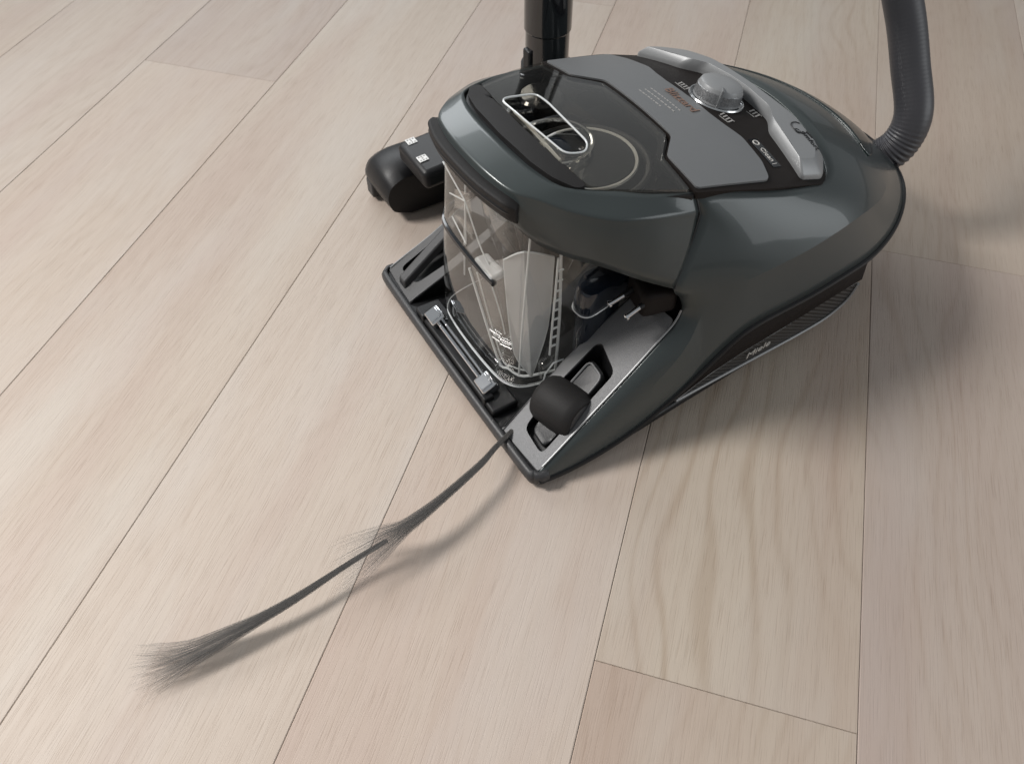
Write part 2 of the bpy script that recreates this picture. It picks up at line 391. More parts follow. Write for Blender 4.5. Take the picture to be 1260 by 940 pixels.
# body shell: stations from the front tip along the side, round the rear; (low, mid, crease, upper, top)
ST = [
 [(0.0000, 0.1480, 0.0100), (0.0010, 0.1478, 0.0115), (0.0020, 0.1465, 0.0135), (0.0030, 0.1450, 0.0148), (0.0030, 0.1430, 0.0155)],
 [(0.0220, 0.1490, 0.0075), (0.0240, 0.1485, 0.0125), (0.0250, 0.1470, 0.0185), (0.0240, 0.1445, 0.0245), (0.0210, 0.1410, 0.0262)],
 [(0.0550, 0.1490, 0.0080), (0.0570, 0.1490, 0.0180), (0.0580, 0.1470, 0.0320), (0.0560, 0.1430, 0.0415), (0.0520, 0.1370, 0.0445)],
 [(0.0950, 0.1490, 0.0160), (0.0980, 0.1490, 0.0320), (0.0990, 0.1465, 0.0540), (0.0970, 0.1405, 0.0685), (0.0920, 0.1330, 0.0715)],
 [(0.1280, 0.1490, 0.0330), (0.1320, 0.1485, 0.0520), (0.1330, 0.1450, 0.0780), (0.1290, 0.1370, 0.0905), (0.1220, 0.1290, 0.0905)],
 [(0.1470, 0.1490, 0.0440), (0.1530, 0.1475, 0.0660), (0.1500, 0.1410, 0.0950), (0.1500, 0.1335, 0.1025), (0.1410, 0.1260, 0.1020)],
 [(0.1610, 0.1490, 0.0540), (0.1595, 0.1427, 0.0830), (0.1580, 0.1365, 0.1120), (0.1530, 0.1317, 0.1145), (0.1480, 0.1245, 0.1150)],
 [(0.1750, 0.1490, 0.0650), (0.1700, 0.1430, 0.0950), (0.1650, 0.1370, 0.1250), (0.1540, 0.1320, 0.1285), (0.1430, 0.1245, 0.1300)],
 [(0.1900, 0.1490, 0.0760), (0.1830, 0.1442, 0.1045), (0.1760, 0.1395, 0.1330), (0.1545, 0.1345, 0.1405), (0.1330, 0.1270, 0.1460)],
 [(0.2040, 0.1490, 0.0830), (0.1970, 0.1460, 0.1108), (0.1900, 0.1430, 0.1385), (0.1675, 0.1327, 0.1562), (0.1450, 0.1200, 0.1720)],
 [(0.2220, 0.1490, 0.0860), (0.2150, 0.1470, 0.1140), (0.2080, 0.1450, 0.1420), (0.1840, 0.1292, 0.1703), (0.1600, 0.1110, 0.1965)],
 [(0.2330, 0.1490, 0.0865), (0.2265, 0.1474, 0.1150), (0.2200, 0.1458, 0.1435), (0.1893, 0.1261, 0.1790), (0.1585, 0.1040, 0.2125)],
 [(0.2500, 0.1490, 0.0875), (0.2450, 0.1477, 0.1165), (0.2400, 0.1465, 0.1455), (0.2150, 0.1300, 0.1767), (0.1900, 0.1110, 0.2060)],
 [(0.2770, 0.1490, 0.0890), (0.2695, 0.1476, 0.1180), (0.2620, 0.1462, 0.1470), (0.2417, 0.1331, 0.1730), (0.2214, 0.1175, 0.1970)],
 [(0.3150, 0.1480, 0.0940), (0.3075, 0.1450, 0.1215), (0.3000, 0.1420, 0.1490), (0.2915, 0.1309, 0.1653), (0.2830, 0.1175, 0.1795)],
 [(0.3520, 0.1435, 0.0940), (0.3440, 0.1382, 0.1197), (0.3360, 0.1330, 0.1455), (0.3220, 0.1227, 0.1648), (0.3020, 0.1100, 0.1760)],
 [(0.4050, 0.1235, 0.0920), (0.3925, 0.1202, 0.1115), (0.3800, 0.1170, 0.1310), (0.3535, 0.0972, 0.1615), (0.3210, 0.0750, 0.1815)],
 [(0.4550, 0.0880, 0.0920), (0.4415, 0.0835, 0.1065), (0.4280, 0.0790, 0.1210), (0.3805, 0.0607, 0.1600), (0.3270, 0.0400, 0.1850)],
 [(0.4780, 0.0470, 0.0930), (0.4635, 0.0435, 0.1060), (0.4490, 0.0400, 0.1190), (0.3920, 0.0312, 0.1600), (0.3290, 0.0200, 0.1870)],
 [(0.4860, 0.0000, 0.0940), (0.4695, 0.0000, 0.1065), (0.4530, 0.0000, 0.1190), (0.3945, 0.0000, 0.1605), (0.3300, 0.0000, 0.1875)],
]
def mirrored(st):
    return st + [[(x, -y, z) for x, y, z in s] for s in st[-2::-1]]
full = [[V(*p) for p in s] for s in mirrored(ST)]
rails = [spline([s[k] for s in full], 6, .42) for k in range(5)]
def smooth_rail(r, it, i0=0):
    r = [p.copy() for p in r]
    for _ in range(it):
        q_ = [p.copy() for p in r]
        for i in range(max(1, i0), len(r) - max(1, i0)): r[i] = q_[i] * .5 + (q_[i - 1] + q_[i + 1]) * .25
    return r
for k, it in ((0, 10), (1, 20), (2, 20), (3, 30)): rails[k] = smooth_rail(rails[k], it)
rails[4] = smooth_rail(rails[4], 30, 6 * 12)
rows = []
for i in range(len(rails[0])):
    l, a, c, b, t = (r[i] for r in rails)
    rows.append(quad3(l, a, c, 5) + quad3(c, b, t, 7, first=False))
rows_shell = rows
bm, vv = grid(rows)
shell = from_bm('body_shell', bm, 'green', vac, angle=13); solid(shell, .0028, -1)

# dark rubber edge below the shell, all round
low = [p + Vector((0, 0, -.0012)) for p in rails[0]]
tube('edge_trim', low, .0026, 'black', vac, 8)
# bright trim between shell and accessory tray, both sides
topr = rails[4]
n_front = 6 * 6 + 1
for sgn in (0, 1):
    seq = topr[:n_front] if sgn == 0 else topr[-n_front:]
    tube('tray_trim', [p + Vector((0, 0, .0012)) for p in seq[2:-1]], .0009, 'silver', vac, 6)

# chassis: black inner body that closes the shell from inside and below
def chassis_outline(z, s=1.0):
    pts = [(.0, .146), (.10, .147), (.20, .140), (.33, .137), (.37, .128), (.41, .110), (.445, .085), (.468, .045), (.475, 0)]
    return pts
half = [(.150, .116), (.20, .122), (.30, .118), (.345, .108), (.39, .090), (.425, .062), (.445, .03), (.45, 0)]
ring = half + [(x, -y) for x, y in half[-2::-1]]
rows = []
for z, f in ((.010, .97), (.05, 1.0), (.10, 1.0), (.130, .93), (.160, .78)):
    rows.append([V(.15 + (x - .15) * (f if z > .11 else 1), y * f, z) for x, y in ring])
bm, vv = grid(rows, wrap=True); bm.faces.new(vv[-1]); bm.faces.new(vv[0][::-1])
from_bm('chassis', bm, 'black', vac)
# floor pan with bumper
pan = [(-.003, -.128), (-.001, -.140), (.006, -.1475), (.10, -.1475), (.16, -.142), (.34, -.128), (.40, -.09), (.40, .09), (.34, .128), (.16, .142), (.10, .1475), (.006, .1475), (-.001, .140), (-.003, .128)]
bm = bmesh.new()
for z0, z1 in ((.006, .0145),):
    lo = [bm.verts.new(V(x, y, z0)) for x, y in pan]; hi = [bm.verts.new(V(x, y, z1)) for x, y in pan]
    bm.faces.new(lo); bm.faces.new(hi[::-1])
    for i in range(len(pan)): bm.faces.new([lo[i], lo[(i + 1) % len(pan)], hi[(i + 1) % len(pan)], hi[i]])
p_ = from_bm('floor_pan', bm, 'black', vac); bev(p_, .002)
bp_ = spline([V(x, y, .0125) for x, y in [(.010, -.1468), (.004, -.1468), (-.0005, -.1430), (-.003, -.134), (-.0040, -.06), (-.0042, 0), (-.0040, .06), (-.003, .134), (-.0005, .1430), (.004, .1468), (.010, .1468)]], 5)
bm = bmesh.new()
rows = []
for i, p in enumerate(bp_):
    prof = [(0, -.0075), (.0018, -.007), (.0026, -.003), (.0024, .001), (.001, .0034), (-.0022, .0040)]
    a = bp_[max(0, i - 1)]; c = bp_[min(len(bp_) - 1, i + 1)]; d = (c - a).normalized(); nrm = Vector((d.y, -d.x, 0)) * 1
    if nrm.dot(p - V(.1, 0, 0)) < 0: nrm = -nrm
    rows.append([p + nrm * u + Vector((0, 0, w)) for u, w in prof])
bm, vv = grid(rows, bm); bmp = from_bm('front_bumper', bm, 'dark', vac, angle=50); solid(bmp, .002, 0)
# dark lining strip on the pan in front of the bin
box('bin_ledge', V(.012, 0, .0185), (.026, .150, .008), 'black', vac, .002)
# small swivel castor under the front
lathe('castor', [(.002, -.006), (.012, -.006), (.013, -.004), (.013, .004), (.012, .006), (.002, .006)], 'black', vac, V(.035, 0, .0132), Vector((0, 1, 0)), 24)

# big rear wheels with ribbed cover, trim line and lettering
UP = [(.140, .1475, .033), (.172, .1468, .045), (.2135, .1455, .0525), (.256, .1440, .0560), (.300, .1420, .0615), (.346, .1400, .0640)]
DN = [(.1385, .1470, .030), (.187, .1440, .0275), (.243, .1370, .0180), (.296, .1345, .0165), (.330, .1345, .0215), (.350, .1355, .0355), (.3545, .1375, .0560)]
for s in (1, -1):
    up = spline([V(x, y * s, z) for x, y, z in UP], 5); dn = spline([V(x, y * s, z) for x, y, z in DN], 5)
    up2 = [up[int(round(i * (len(up) - 1) / 24))] for i in range(25)]; dn2 = [dn[int(round(i * (len(dn) - 1) / 24))] for i in range(25)]
    rows = [[lerp(a, b, t / 6) for t in range(7)] for a, b in zip(up2, dn2)]
    bm, vv = grid(rows)
    wh = lathe('wheel', [(.01, -.010), (.062, -.010), (.066, -.006), (.066, .006), (.062, .010), (.01, .010)], 'black', vac, V(.270, .118 * s, .0662), Vector((0, 1, 0)), 48)
    cv = from_bm('wheel_cover', bm, 'carbon', wh); solid(cv, .004, 0)
    tube('trim_line', [p + V(0, .0024 * s, 0) for p in up], .0008, 'silver', wh, 6)
    tube('trim_line', [p + V(0, .0020 * s, -.0004) for p in dn], .0017, 'silver', wh, 6)
    rows = [[lerp(a + V(0, -.004 * s, .004), b + V(0, .002 * s, .0006), t / 3) for t in range(4)] for a, b in zip(
        [V(*p) for p in [(x, (y - .002) * s, z + .0) for x, y, z in [(.142, .147, .042), (.175, .147, .062), (.2, .147, .082), (.222, .147, .085), (.258, .147, .086), (.33, .146, .094), (.36, .140, .092)]]],
        [V(*p) for p in [(x, y * s, z) for x, y, z in [(.140, .1475, .033), (.172, .1468, .045), (.2, .146, .0505), (.2135, .1455, .0525), (.256, .1440, .0560), (.32, .1412, .0625), (.352, .1395, .064)]]])]
    bm, vv = grid(rows); wl = from_bm('wheel_arch', bm, 'panelblack', vac); solid(wl, .003, 0)
    if s == 1:
        o0 = V(.2330, .1428, .0390); xd = V(.262, .1415, .0410) - V(.205, .1443, .0370)
        nr = V(.22, .1450, .0525) - V(.22, .1410, .0245); nr = xd.cross(nr); nr = nr if nr.y < 0 else -nr
        text('lettering', 'Miele', 'paleprint', cv, o0 + nr.normalized() * .0026, xd, nr, .0135, .0003)

# hood that bridges the bin
HD = [
 [(.1570, .1035, .2130), (.1590, .1105, .1985), (.1325, .1265, .1465)],
 [(.1220, .0970, .2210), (.1260, .1120, .2100), (.1050, .1200, .1630)],
 [(.0980, .0885, .2270), (.0900, .1060, .2170), (.0770, .1050, .1780)],
 [(.0750, .0800, .2315), (.0610, .0880, .2235), (.0580, .0880, .1830)],
 [(.0600, .0695, .2345), (.0420, .0700, .2300), (.0430, .0720, .1900)],
 [(.0530, .0480, .2365), (.0290, .0540, .2325), (.0310, .0610, .2030)],
 [(.0500, .0240, .2380), (.0235, .0280, .2345), (.0235, .0300, .2055)],
 [(.0495, .0000, .2385), (.0222, .0000, .2350), (.0220, .0000, .2060)],
]
hf = [[V(*p) for p in s] for s in mirrored(HD)]
hr = [spline([s[k] for s in hf], 6, .45) for k in range(3)]
rows = []
for t, m_, l in zip(*hr):
    e1 = lerp(m_, t, .13); e2 = lerp(m_, l, .07)
    out = [lerp(t, e1, i / 4) for i in range(4)] + quad3(e1, m_ * .55 + (e1 + e2) * .225, e2, 6)
    mid = (e2 + l) * .5; nrm = (hr[0][0] - hr[0][0]); bulge = (mid - V(.11, 0, mid.z)); bulge.z = 0; bulge = bulge.normalized() * .0022
    out += quad3(e2, mid + bulge, l, 6, first=False)
    rows.append(out)
bm, vv = grid(rows); hood = from_bm('hood', bm, 'green', vac, angle=28); solid(hood, .0026, -1)
# black seam where hood and shell meet
for s in (1, -1):
    tube('seam', [V(x, y * s, z) for x, y, z in [(.1585, .1035, .2122), (.1600, .1108, .1970), (.1525, .1160, .1845), (.1455, .1198, .1718), (.1390, .1235, .1590), (.1330, .1266, .1462)]], .0009, 'black', vac, 6)
# dark pull strip on the hood's front
st_top = spline([V(x, y, z) for x, y, z in [(.0310, -.0605, .2235), (.0245, -.053, .2255), (.0190, -.03, .2260), (.0175, 0, .2265), (.0190, .03, .2260), (.0245, .056, .2245), (.0310, .0625, .2210)]], 6)
rows = []
for p in st_top:
    d = (p - V(.12, 0, p.z)); d.z = 0; d.normalize()
    prof = [(-.006, .003), (.0035, .0035), (.005, .002), (.0035, -.0085), (.001, -.0135), (-.006, -.0135)]
    rows.append([p + d * u + Vector((0, 0, w)) for u, w in prof])
bm, vv = grid(rows); bm.faces.new(vv[0]); bm.faces.new(vv[-1][::-1])
ps = from_bm('pull_strip', bm, 'grip', vac, angle=40); bev(ps, .0008)
tube('pull_lip', [p + Vector((0, 0, -.0035)) + V(-.0030, 0, 0) for p in st_top[3:-3]], .0022, 'black', ps, 8)
# dark corner gusset under hood beside the bin
for s in (1, -1):
    g0 = spline([V(x, y * s, z) for x, y, z in [(.0320, .0610, .2030), (.043, .0715, .1905), (.058, .087, .184), (.077, .103, .179)]], 4)
    rows = [[p, p + V(.012, -.006 * s, -.010), p + V(.03, -.014 * s, .004)] for p in g0]
    bm, vv = grid(rows); gs = from_bm('gusset', bm, 'dark', vac); solid(gs, .002, 0)

# ---------------- lid and top panels
lid_out = [(.0720, .0815), (.0980, .0905), (.1220, .0985), (.1545, .1060), (.1560, .1045, 0), (.1575, .0650), (.1785, .0440), (.1785, -.0440), (.1575, -.0650), (.1560, -.1045, 0), (.1545, -.1060), (.1220, -.0985), (.0980, -.0905), (.0720, -.0815), (.0560, -.060), (.0485, -.02), (.0485, .02), (.0560, .060)]
gask = round_poly(lid_out, .008)
patch('gasket', gask, 'black', vac, ztop, -.0022, .004, holes=[[(.112 + (p[0] - .112) * .90, p[1] * .93) for p in gask][::-1]])
sin_ = [(.0790, .0765), (.0735, .042), (.0722, 0), (.0735, -.042), (.0790, -.0765)]
strip_o = [(.0700, -.0775), (.0595, -.062), (.0545, -.040), (.0522, 0), (.0545, .040), (.0595, .062), (.0700, .0775)]
patch('carry_grip', round_poly(sin_ + strip_o, .005), 'grip', vac, ztop, .0016, .005, bevel=.0008)
hole = round_poly([(.0790, -.0470), (.1110, -.0445), (.1120, -.030), (.1085, .034), (.1000, .0435), (.0840, .0410), (.0800, 0)], .010)
lid_poly = round_poly([(.0800, .0775), (.0980, .0870), (.1220, .0950), (.1530, .1030), (.1553, .0655), (.1762, .0430), (.1762, -.0430), (.1553, -.0655), (.1530, -.1030), (.1220, -.0950), (.0980, -.0870), (.0800, -.0775), (.0746, -.042), (.0735, 0), (.0746, .042)], .002, 2)
lid = patch('lid', lid_poly, 'lidclear', vac, ztop, .0012, .0022, holes=[hole[::-1]])
tube('opening_rim', [V(p[0], p[1], ztop(p[0], p[1]) + .0012) for p in hole], .0008, 'rimglint', lid, 6, closed=True)
hw = [[V(p[0], p[1], ztop(p[0], p[1]) - .001) for p in hole], [V(p[0] * .98 + .002, p[1] * .97, ztop(p[0], p[1]) - .018) for p in hole]]
bm, vv = grid(hw, wrap=True); from_bm('opening_wall', bm, 'lidclear', lid)
# inside under the lid
ins = round_poly([(.050, -.070), (.09, -.084), (.15, -.098), (.176, -.098), (.176, .098), (.15, .098), (.09, .084), (.050, .070)], .01)
patch('bin_deck', ins, 'deck', vac, lambda x, y: .196 - .10 * (x - .05), 0, .004)
tor = lambda c, r, z, n=48: [V(c[0] + r * math.cos(2 * math.pi * k / n), c[1] + r * math.sin(2 * math.pi * k / n), z) for k in range(n)]
tube('inlet_ring', tor((.118, .020), .050, .2010), .0030, 'dark', vac, 8, closed=True)
tube('inlet_ring', tor((.118, .020), .040, .2060), .0016, 'rimglint', vac, 6, closed=True)
lathe('inlet_funnel', [(.038, .014), (.034, .006), (.022, .000), (.012, -.004)], 'gloss', vac, V(.118, .020, .1930))
# black stub added under the lid's far side, standing for the wand's reflection
lathe('reflection_stub', [(.018, -.02), (.019, .0), (.019, .018), (.017, .020), (.005, .021)], 'gloss', vac, V(.128, -.062, .196))
tube('inlet_ring', tor((.104, -.004), .030, .2120), .0020, 'chrome', vac, 8, closed=True)
lathe('separator_dome', [(.027, .0), (.025, .006), (.016, .011), (.004, .013)], 'navy', vac, V(.104, -.004, .1955))
bar = [V(.080, .0405, .2300), V(.0815, -.0080, .2325), V(.083, -.030, .231)]
tube('clear_bar', bar, .0014, 'rimglint', lid, 6)
box('clear_latch', V(.091, .047, .2215), (.014, .012, .010), 'clear', lid, .001, Matrix.Rotation(R(20), 3, 'Z'))

# satin grey panel with lettering
gp = [(.1590, .1035, .003), (.1590, .0663), (.1795, .0455), (.1810, -.0455), (.1595, -.0663), (.1590, -.1035, .003), (.2295, -.1090, .006), (.2375, -.090), (.2400, -.062), (.2350, -.045), (.2325, -.028), (.2325, .028), (.2350, .045), (.2400, .062), (.2375, .090), (.2295, .1090, .006)]
gpan = patch('display_panel', round_poly(gp, .004), 'satin', vac, ztop, .0022, .003, bevel=.0005)
bp2 = [(.1560, .1065, .002), (.2250, .1160, .01), (.2860, .1160, .004), (.2975, .1085, .005), (.305, .080), (.300, 0), (.305, -.080), (.2975, -.1085, .005), (.2860, -.1160, .004), (.2250, -.1160, .01), (.1560, -.1065, .002), (.1575, -.066), (.1785, -.0455), (.1785, .0455), (.1575, .066)]
cpan = patch('control_panel', round_poly(bp2, .003), 'panelblack', vac, ztop, .0006, .006)
closing = patch('rear_cover', round_poly([(.285, .116), (.312, .101), (.329, .06), (.334, 0), (.329, -.06), (.312, -.101), (.285, -.116), (.28, 0)], .004), 'green', vac, ztop, -.0010, .004)
def surf_n(x, y):
    e = .002
    a = V(x + e, y, ztop(x + e, y)) - V(x - e, y, ztop(x - e, y)); b = V(x, y + e, ztop(x, y + e)) - V(x, y - e, ztop(x, y - e))
    n = a.cross(b); return (n if n.z > 0 else -n).normalized()
def label(name, body, m, parent, x, y, off, size, xd=(0, 1), **k):
    d = V(x + xd[0] * .01, y + xd[1] * .01, ztop(x + xd[0] * .01, y + xd[1] * .01)) - V(x, y, ztop(x, y))
    n = surf_n(x, y); return text(name, body, m, parent, V(x, y, ztop(x, y) + off), d, n, size, **k)
label('lettering', 'Blizzard', 'copper', gpan, .2215, .0055, .0026, .0122, shear=.0)
# three lines of faint print too fine to read: short strokes
for r_, (x, y0, y1) in enumerate(((.209, -.020, .020), (.203, -.020, .016), (.197, -.020, .010))):
    y = y0; bm = bmesh.new()
    while y < y1:
        w = random.uniform(.0016, .0045)
        box_bm(V(x, y + w / 2, ztop(x, y) + .00225), (.0011, w, .0002), bm=bm); y += w + .0012
    from_bm('fine_print', bm, 'greyprint', gpan, smooth=False)
# knob on the control panel
kc = V(.2600, .006, ztop(.26, .006)); kn = surf_n(.26, .006)
knob = lathe('control_knob', [(.0205, .001), (.0200, .004), (.0192, .0115), (.0182, .0140), (.0160, .0153), (.006, .0159), (.0005, .0160)], 'silver', vac, kc, kn, 64)
kr = lathe('knurled_band', [(.0192, .0020), (.0206, .0030), (.0199, .0102), (.0188, .0114)], 'knurl', knob, kc, kn, 96)
lathe('knob_ring', [(.0228, .0006), (.0232, .0018), (.0240, .0018), (.0246, .0006)], 'strip', knob, kc, kn, 64)
q = Vector((0, 0, 1)).rotation_difference(kn).to_matrix()
box('pointer', kc + q @ V(-.012, .0135, .0080), (.0024, .0080, .0166), 'satin', knob, .0006, q @ Matrix.Rotation(R(-42), 3, 'Z'))
# rear handle bar in silver
def hz(x, y): return ztop(x, y)
hpoly = [(.2640, .1105, .004), (.2735, .0590), (.2860, .0440), (.2885, .010), (.2885, -.010), (.2860, -.0440), (.2735, -.0590), (.2640, -.1105, .004), (.2890, -.1115, .005), (.3060, -.0940), (.3090, -.060), (.3020, -.020), (.3020, .020), (.3090, .060), (.3060, .0940), (.2890, .1115, .005)]
def hrow(sc, off):
    rp = round_poly(hpoly, .005, 4); cxm = sum(p[0] for p in rp) / len(rp)
    out = []
    for p in rp:
        cx_ = interp(abs(p[1]), [0, .05, .09, .112], [.2955, .2955, .2890, .2765])
        ly = p[1] * (1 - (1 - sc) * .30); lx = cx_ + (p[0] - cx_) * sc
        out.append((lx, ly, off))
    return out
rws = []
for sc, off in ((1.0, .0006), (1.0, .0035), (.97, .0055), (.74, .0112), (.70, .0117)):
    rws.append([V(x, y, ztop(x, y) + o_) for x, y, o_ in hrow(sc, off)])
bm, vv = grid(rws, wrap=True)
handle = from_bm('handle_bar', bm, 'silver', vac, angle=40)
cap = patch('handle_top', [(x, y) for x, y, o_ in hrow(.70, 0)], 'silver', handle, ztop, .0117, .002)
label('lettering', 'omfort', 'blackprint', handle, .2962, .0840, .0120, .0076)
label('lettering', 'cable', 'blackprint', handle, .3010, .0780, .0120, .0036)
def ringmark(parent, x, y, a, b, off, m, rad=.00045, t0=0, t1=360):
    tube('emblem_ring', [V(x + a * math.cos(R(t)), y + b * math.sin(R(t)), ztop(x + a * math.cos(R(t)), y + b * math.sin(R(t))) + off) for t in range(t0, t1 + 1, 12)], rad, m, parent, 5)
ringmark(handle, .2965, .0690, .0070, .0068, .0119, 'blackprint', .0005, 40, 320)
ringmark(handle, .2915, .0725, .0026, .0026, .0119, 'blackprint', .00035, 0, 348)
pl_ = patch('name_plate', round_poly([(.2452, .0640), (.2545, .0640), (.2545, .0960), (.2452, .0960)], .001), 'gloss', cpan, ztop, .0011, .001)
label('lettering', 'Clean', 'paleprint', pl_, .2498, .0830, .0013, .0068)
ringmark(pl_, .2498, .0690, .0026, .0026, .0013, 'paleprint', .0005, 0, 348)
label('lettering', '|', 'paleprint', pl_, .2498, .0930, .0013, .0060)
# pictograms round the knob
def picto(x, y, w, h, n):
    bm = bmesh.new()
    z = lambda a, b: ztop(a, b) + .0008
    for k in range(n):
        yy = y - w / 2 + w * (k + .5) / n
        box_bm(V(x, yy, z(x, yy)), (h, w / n * .45, .0003), bm=bm)
    box_bm(V(x - h * .6, y, z(x - h * .6, y)), (.0006, w, .0003), bm=bm); box_bm(V(x + h * .6, y, z(x + h * .6, y)), (.0006, w, .0003), bm=bm)
    from_bm('pictogram', bm, 'greyprint', cpan, smooth=False)
picto(.2795, .0330, .0110, .0075, 3); picto(.2455, .0350, .0140, .0060, 4); picto(.2440, -.0190, .0140, .0060, 4)

# exhaust slot on the dome: dark crescent sheet, recess shade put into its colour
i0, i1 = 6 * 16 + 4, len(rows_shell) - 1 - (6 * 14 + 3)
sr = []
for i in range(i0, i1 + 1):
    w = math.sin(math.pi * (i - i0) / (i1 - i0)) ** .6
    r_ = rows_shell[i]; d = (r_[5] - V(.2, 0, r_[5].z)); d.z = 0; d = d.normalized() * .6 + Vector((0, 0, .8))
    def on_face(u):
        f = 5 + u * 7; k = min(11, int(f)); return lerp(r_[k], r_[k + 1], f - k)
    sr.append([on_face(.30 + .25 * w * (k / 3 - 1)) + d * .0007 for k in range(7)])
bm, vv = grid(sr); ex = from_bm('exhaust_slot', bm, 'slot', vac, angle=50); solid(ex, .0012, 0)
tube('slot_lip', [r[6] for r in sr[2:-2]], .0009, 'green', ex, 6)

# ---------------- accessory trays, both sides
def side_tray(s):
    flat = [(.000, .0900, .003), (.0675, .0810, .003), (.1400, .0790, .003), (.1430, .1230, .006), (.1380, .1255), (.0920, .1325), (.0520, .1365), (.0030, .1430, .003)]
    hole_ = [(.0140, .1030), (.0500, .0930), (.0920, .0895), (.0960, .0930), (.0885, .1230), (.0500, .1280), (.0120, .1330)]
    fl = [(x, y * s) + tuple(r) for x, y, *r in flat]; hl = [(x, y * s) for x, y in hole_]
    o = patch('accessory_tray', round_poly(fl, .003), 'trayg' if s == 1 else 'dark', vac, lambda x, y: ztray(x), 0, .003, holes=[round_poly(hl, .006)[::-1]], bevel=.0006)  # far tray and its wall get darker plastic: shade put into the colour
    hp = round_poly(hl, .006)
    rws = [[V(p[0], p[1], ztray(p[0]) - .001) for p in hp], [V(p[0], p[1], max(ztray(p[0]) - .028, .0155)) for p in hp]]
    bm, vv = grid(rws, wrap=True); bm.faces.new(vv[1]); from_bm('recess', bm, 'black', o)
    # upright wall of the tray on the bin side
    wl = [V(x, y * s, ztray(x)) for x, y in ((.0, .0900), (.0675, .0810), (.1400, .0790))]
    rws = [[p + V(0, -.0006 * s, -.0005) for p in wl], [Vector((p.x, p.y, .0155)) + V(0, -.0006 * s, 0) for p in wl]]
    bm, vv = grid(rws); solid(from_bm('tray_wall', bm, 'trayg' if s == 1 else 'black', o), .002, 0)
    return o
tr = side_tray(1); tl = side_tray(-1)
# raised rib on the far tray
rb = [V(x, -.1140 - .10 * x, ztray(x) + .004) for x in (.004, .02, .05, .085)]
rows = [[p + V(0, -.007, -.005), p + V(0, -.006, .0035), p + V(0, .005, .004), p + V(0, .007, -.005)] for p in rb]
bm, vv = grid(rows); bm.faces.new(vv[0]); bm.faces.new(vv[-1][::-1]); bev(from_bm('tray_rib', bm, 'dark', tl), .0015)

# mains plug parked above the near tray
pg = box('mains_plug', V(.1345, .1015, .1225), (.032, .034, .026), 'panelblack', vac, .006, Matrix.Rotation(R(-12), 3, 'Z'), 3)
for tip, bas in (((.0980, .0935, .1195), (.1160, .0945, .1250)), ((.1015, .1120, .1190), (.1190, .1115, .1245))):
    a = V(*bas); b_ = V(*tip); a = a + (a - b_) * .25
    pin = tube('pin', [a, lerp(a, b_, .45), b_], .0021, 'chrome', pg, 12)
    tube('pin_sleeve', [a + (a - b_) * .1, lerp(a, b_, .42)], .0025, 'black', pg, 12)
    lathe('pin_tip', [(.0031, -.001), (.0031, .0008), (.0016, .0016)], 'chrome', pg, b_, (b_ - a).normalized(), 16)

# ---------------- clear dust bin
BP = [(.0190, 0), (.0200, .032), (.0235, .054), (.0350, .0675), (.0600, .0735), (.1000, .0755), (.1400, .0700), (.1480, .050), (.1490, 0)]
bpf = BP + [(x, -y) for x, y in BP[-2:0:-1]]
bsp = spline([Vector((x, y, 0)) for x, y in bpf], 5, .45, closed=True)
def binrow(z, sc=1.0, dx=0.0): return [V(.085 + (p.x - .085) * sc + dx, p.y * sc, z) for p in bsp]
rows = [binrow(.0240, .93, -.002), binrow(.0275, .975, -.002), binrow(.034, .995, -.002), binrow(.06, 1.0, -.001), binrow(.10, 1.0, .001), binrow(.15, 1.0, .005), binrow(.19, 1.0, .008), binrow(.2045, 1.0, .009)]
bm, vv = grid(rows, wrap=True); bm.faces.new(vv[0])
dbin = from_bm('dust_bin', bm, 'bin', vac); 
# seal ring, and a pale tube as the highlight along the base edge
arc = lambda z, i0, i1, dx, sc=1.004: [p for p in (binrow(z, sc, dx))[i0:i1]]
nb = len(bsp)
sealpath = [p for p in binrow(.131, .990, .0035)]
tube('seal_ring', sealpath[nb - 30:] + sealpath[:7], .0030, 'gloss', dbin, 8)
for zz, k0, k1 in ((.026, nb - 22, nb + 22),):
    pth = [binrow(zz, .975, -.002)[i % nb] for i in range(k0, k1)]
    tube('base_edge', pth, .0006, 'rimglint', dbin, 6)
# inner cyclone cone and pleated filter body
lathe('cyclone_cone', [(.050, .196), (.047, .150), (.036, .100), (.024, .060), (.018, .045)], 'clear', dbin, V(.095, -.012, 0))
lathe('cyclone_core', [(.030, .19), (.026, .14), (.016, .09), (.010, .05)], 'dark', dbin, V(.100, -.014, 0))
def pane(name, pts, m, parent, t=.0016):
    bm = bmesh.new(); bm.faces.new([bm.verts.new(p) for p in pts]); o = from_bm(name, bm, m, parent, smooth=False); solid(o, t, 0); return o
# inner cup: a clear wedge vessel in the near half of the bin with a frosted pointed funnel
A = [(.0262, -.0090, .1115), (.0310, .0290, .0300), (.0345, .0410, .0265), (.0420, .0555, .0255), (.0680, .0670, .0300), (.0682, .0680, .1000), (.0676, .0660, .1670)]
cup = pane('inner_cup', [V(*p) for p in ((.0268, -.0050, .1160), (.0315, .0300, .0320), (.0350, .0420, .0285), (.0360, .0480, .0285), (.0345, .0430, .1600))], 'clear', dbin)
def line(pts, r=.0008, parent=cup, m='rimglint', name='cup_edge', n=4):
    return tube(name, spline([V(*p) for p in pts], n), r, m, parent, 6)
line(A[:5], .0013); line(A[4:], .0013)
line([(.0285, .0000, .1130), (.0320, .0330, .0370), (.0370, .0450, .0310), (.0470, .0560, .0300)], .0008)
line([(.0290, .0180, .1270), (.0320, .0330, .0900), (.0330, .0385, .0700)], .0007)
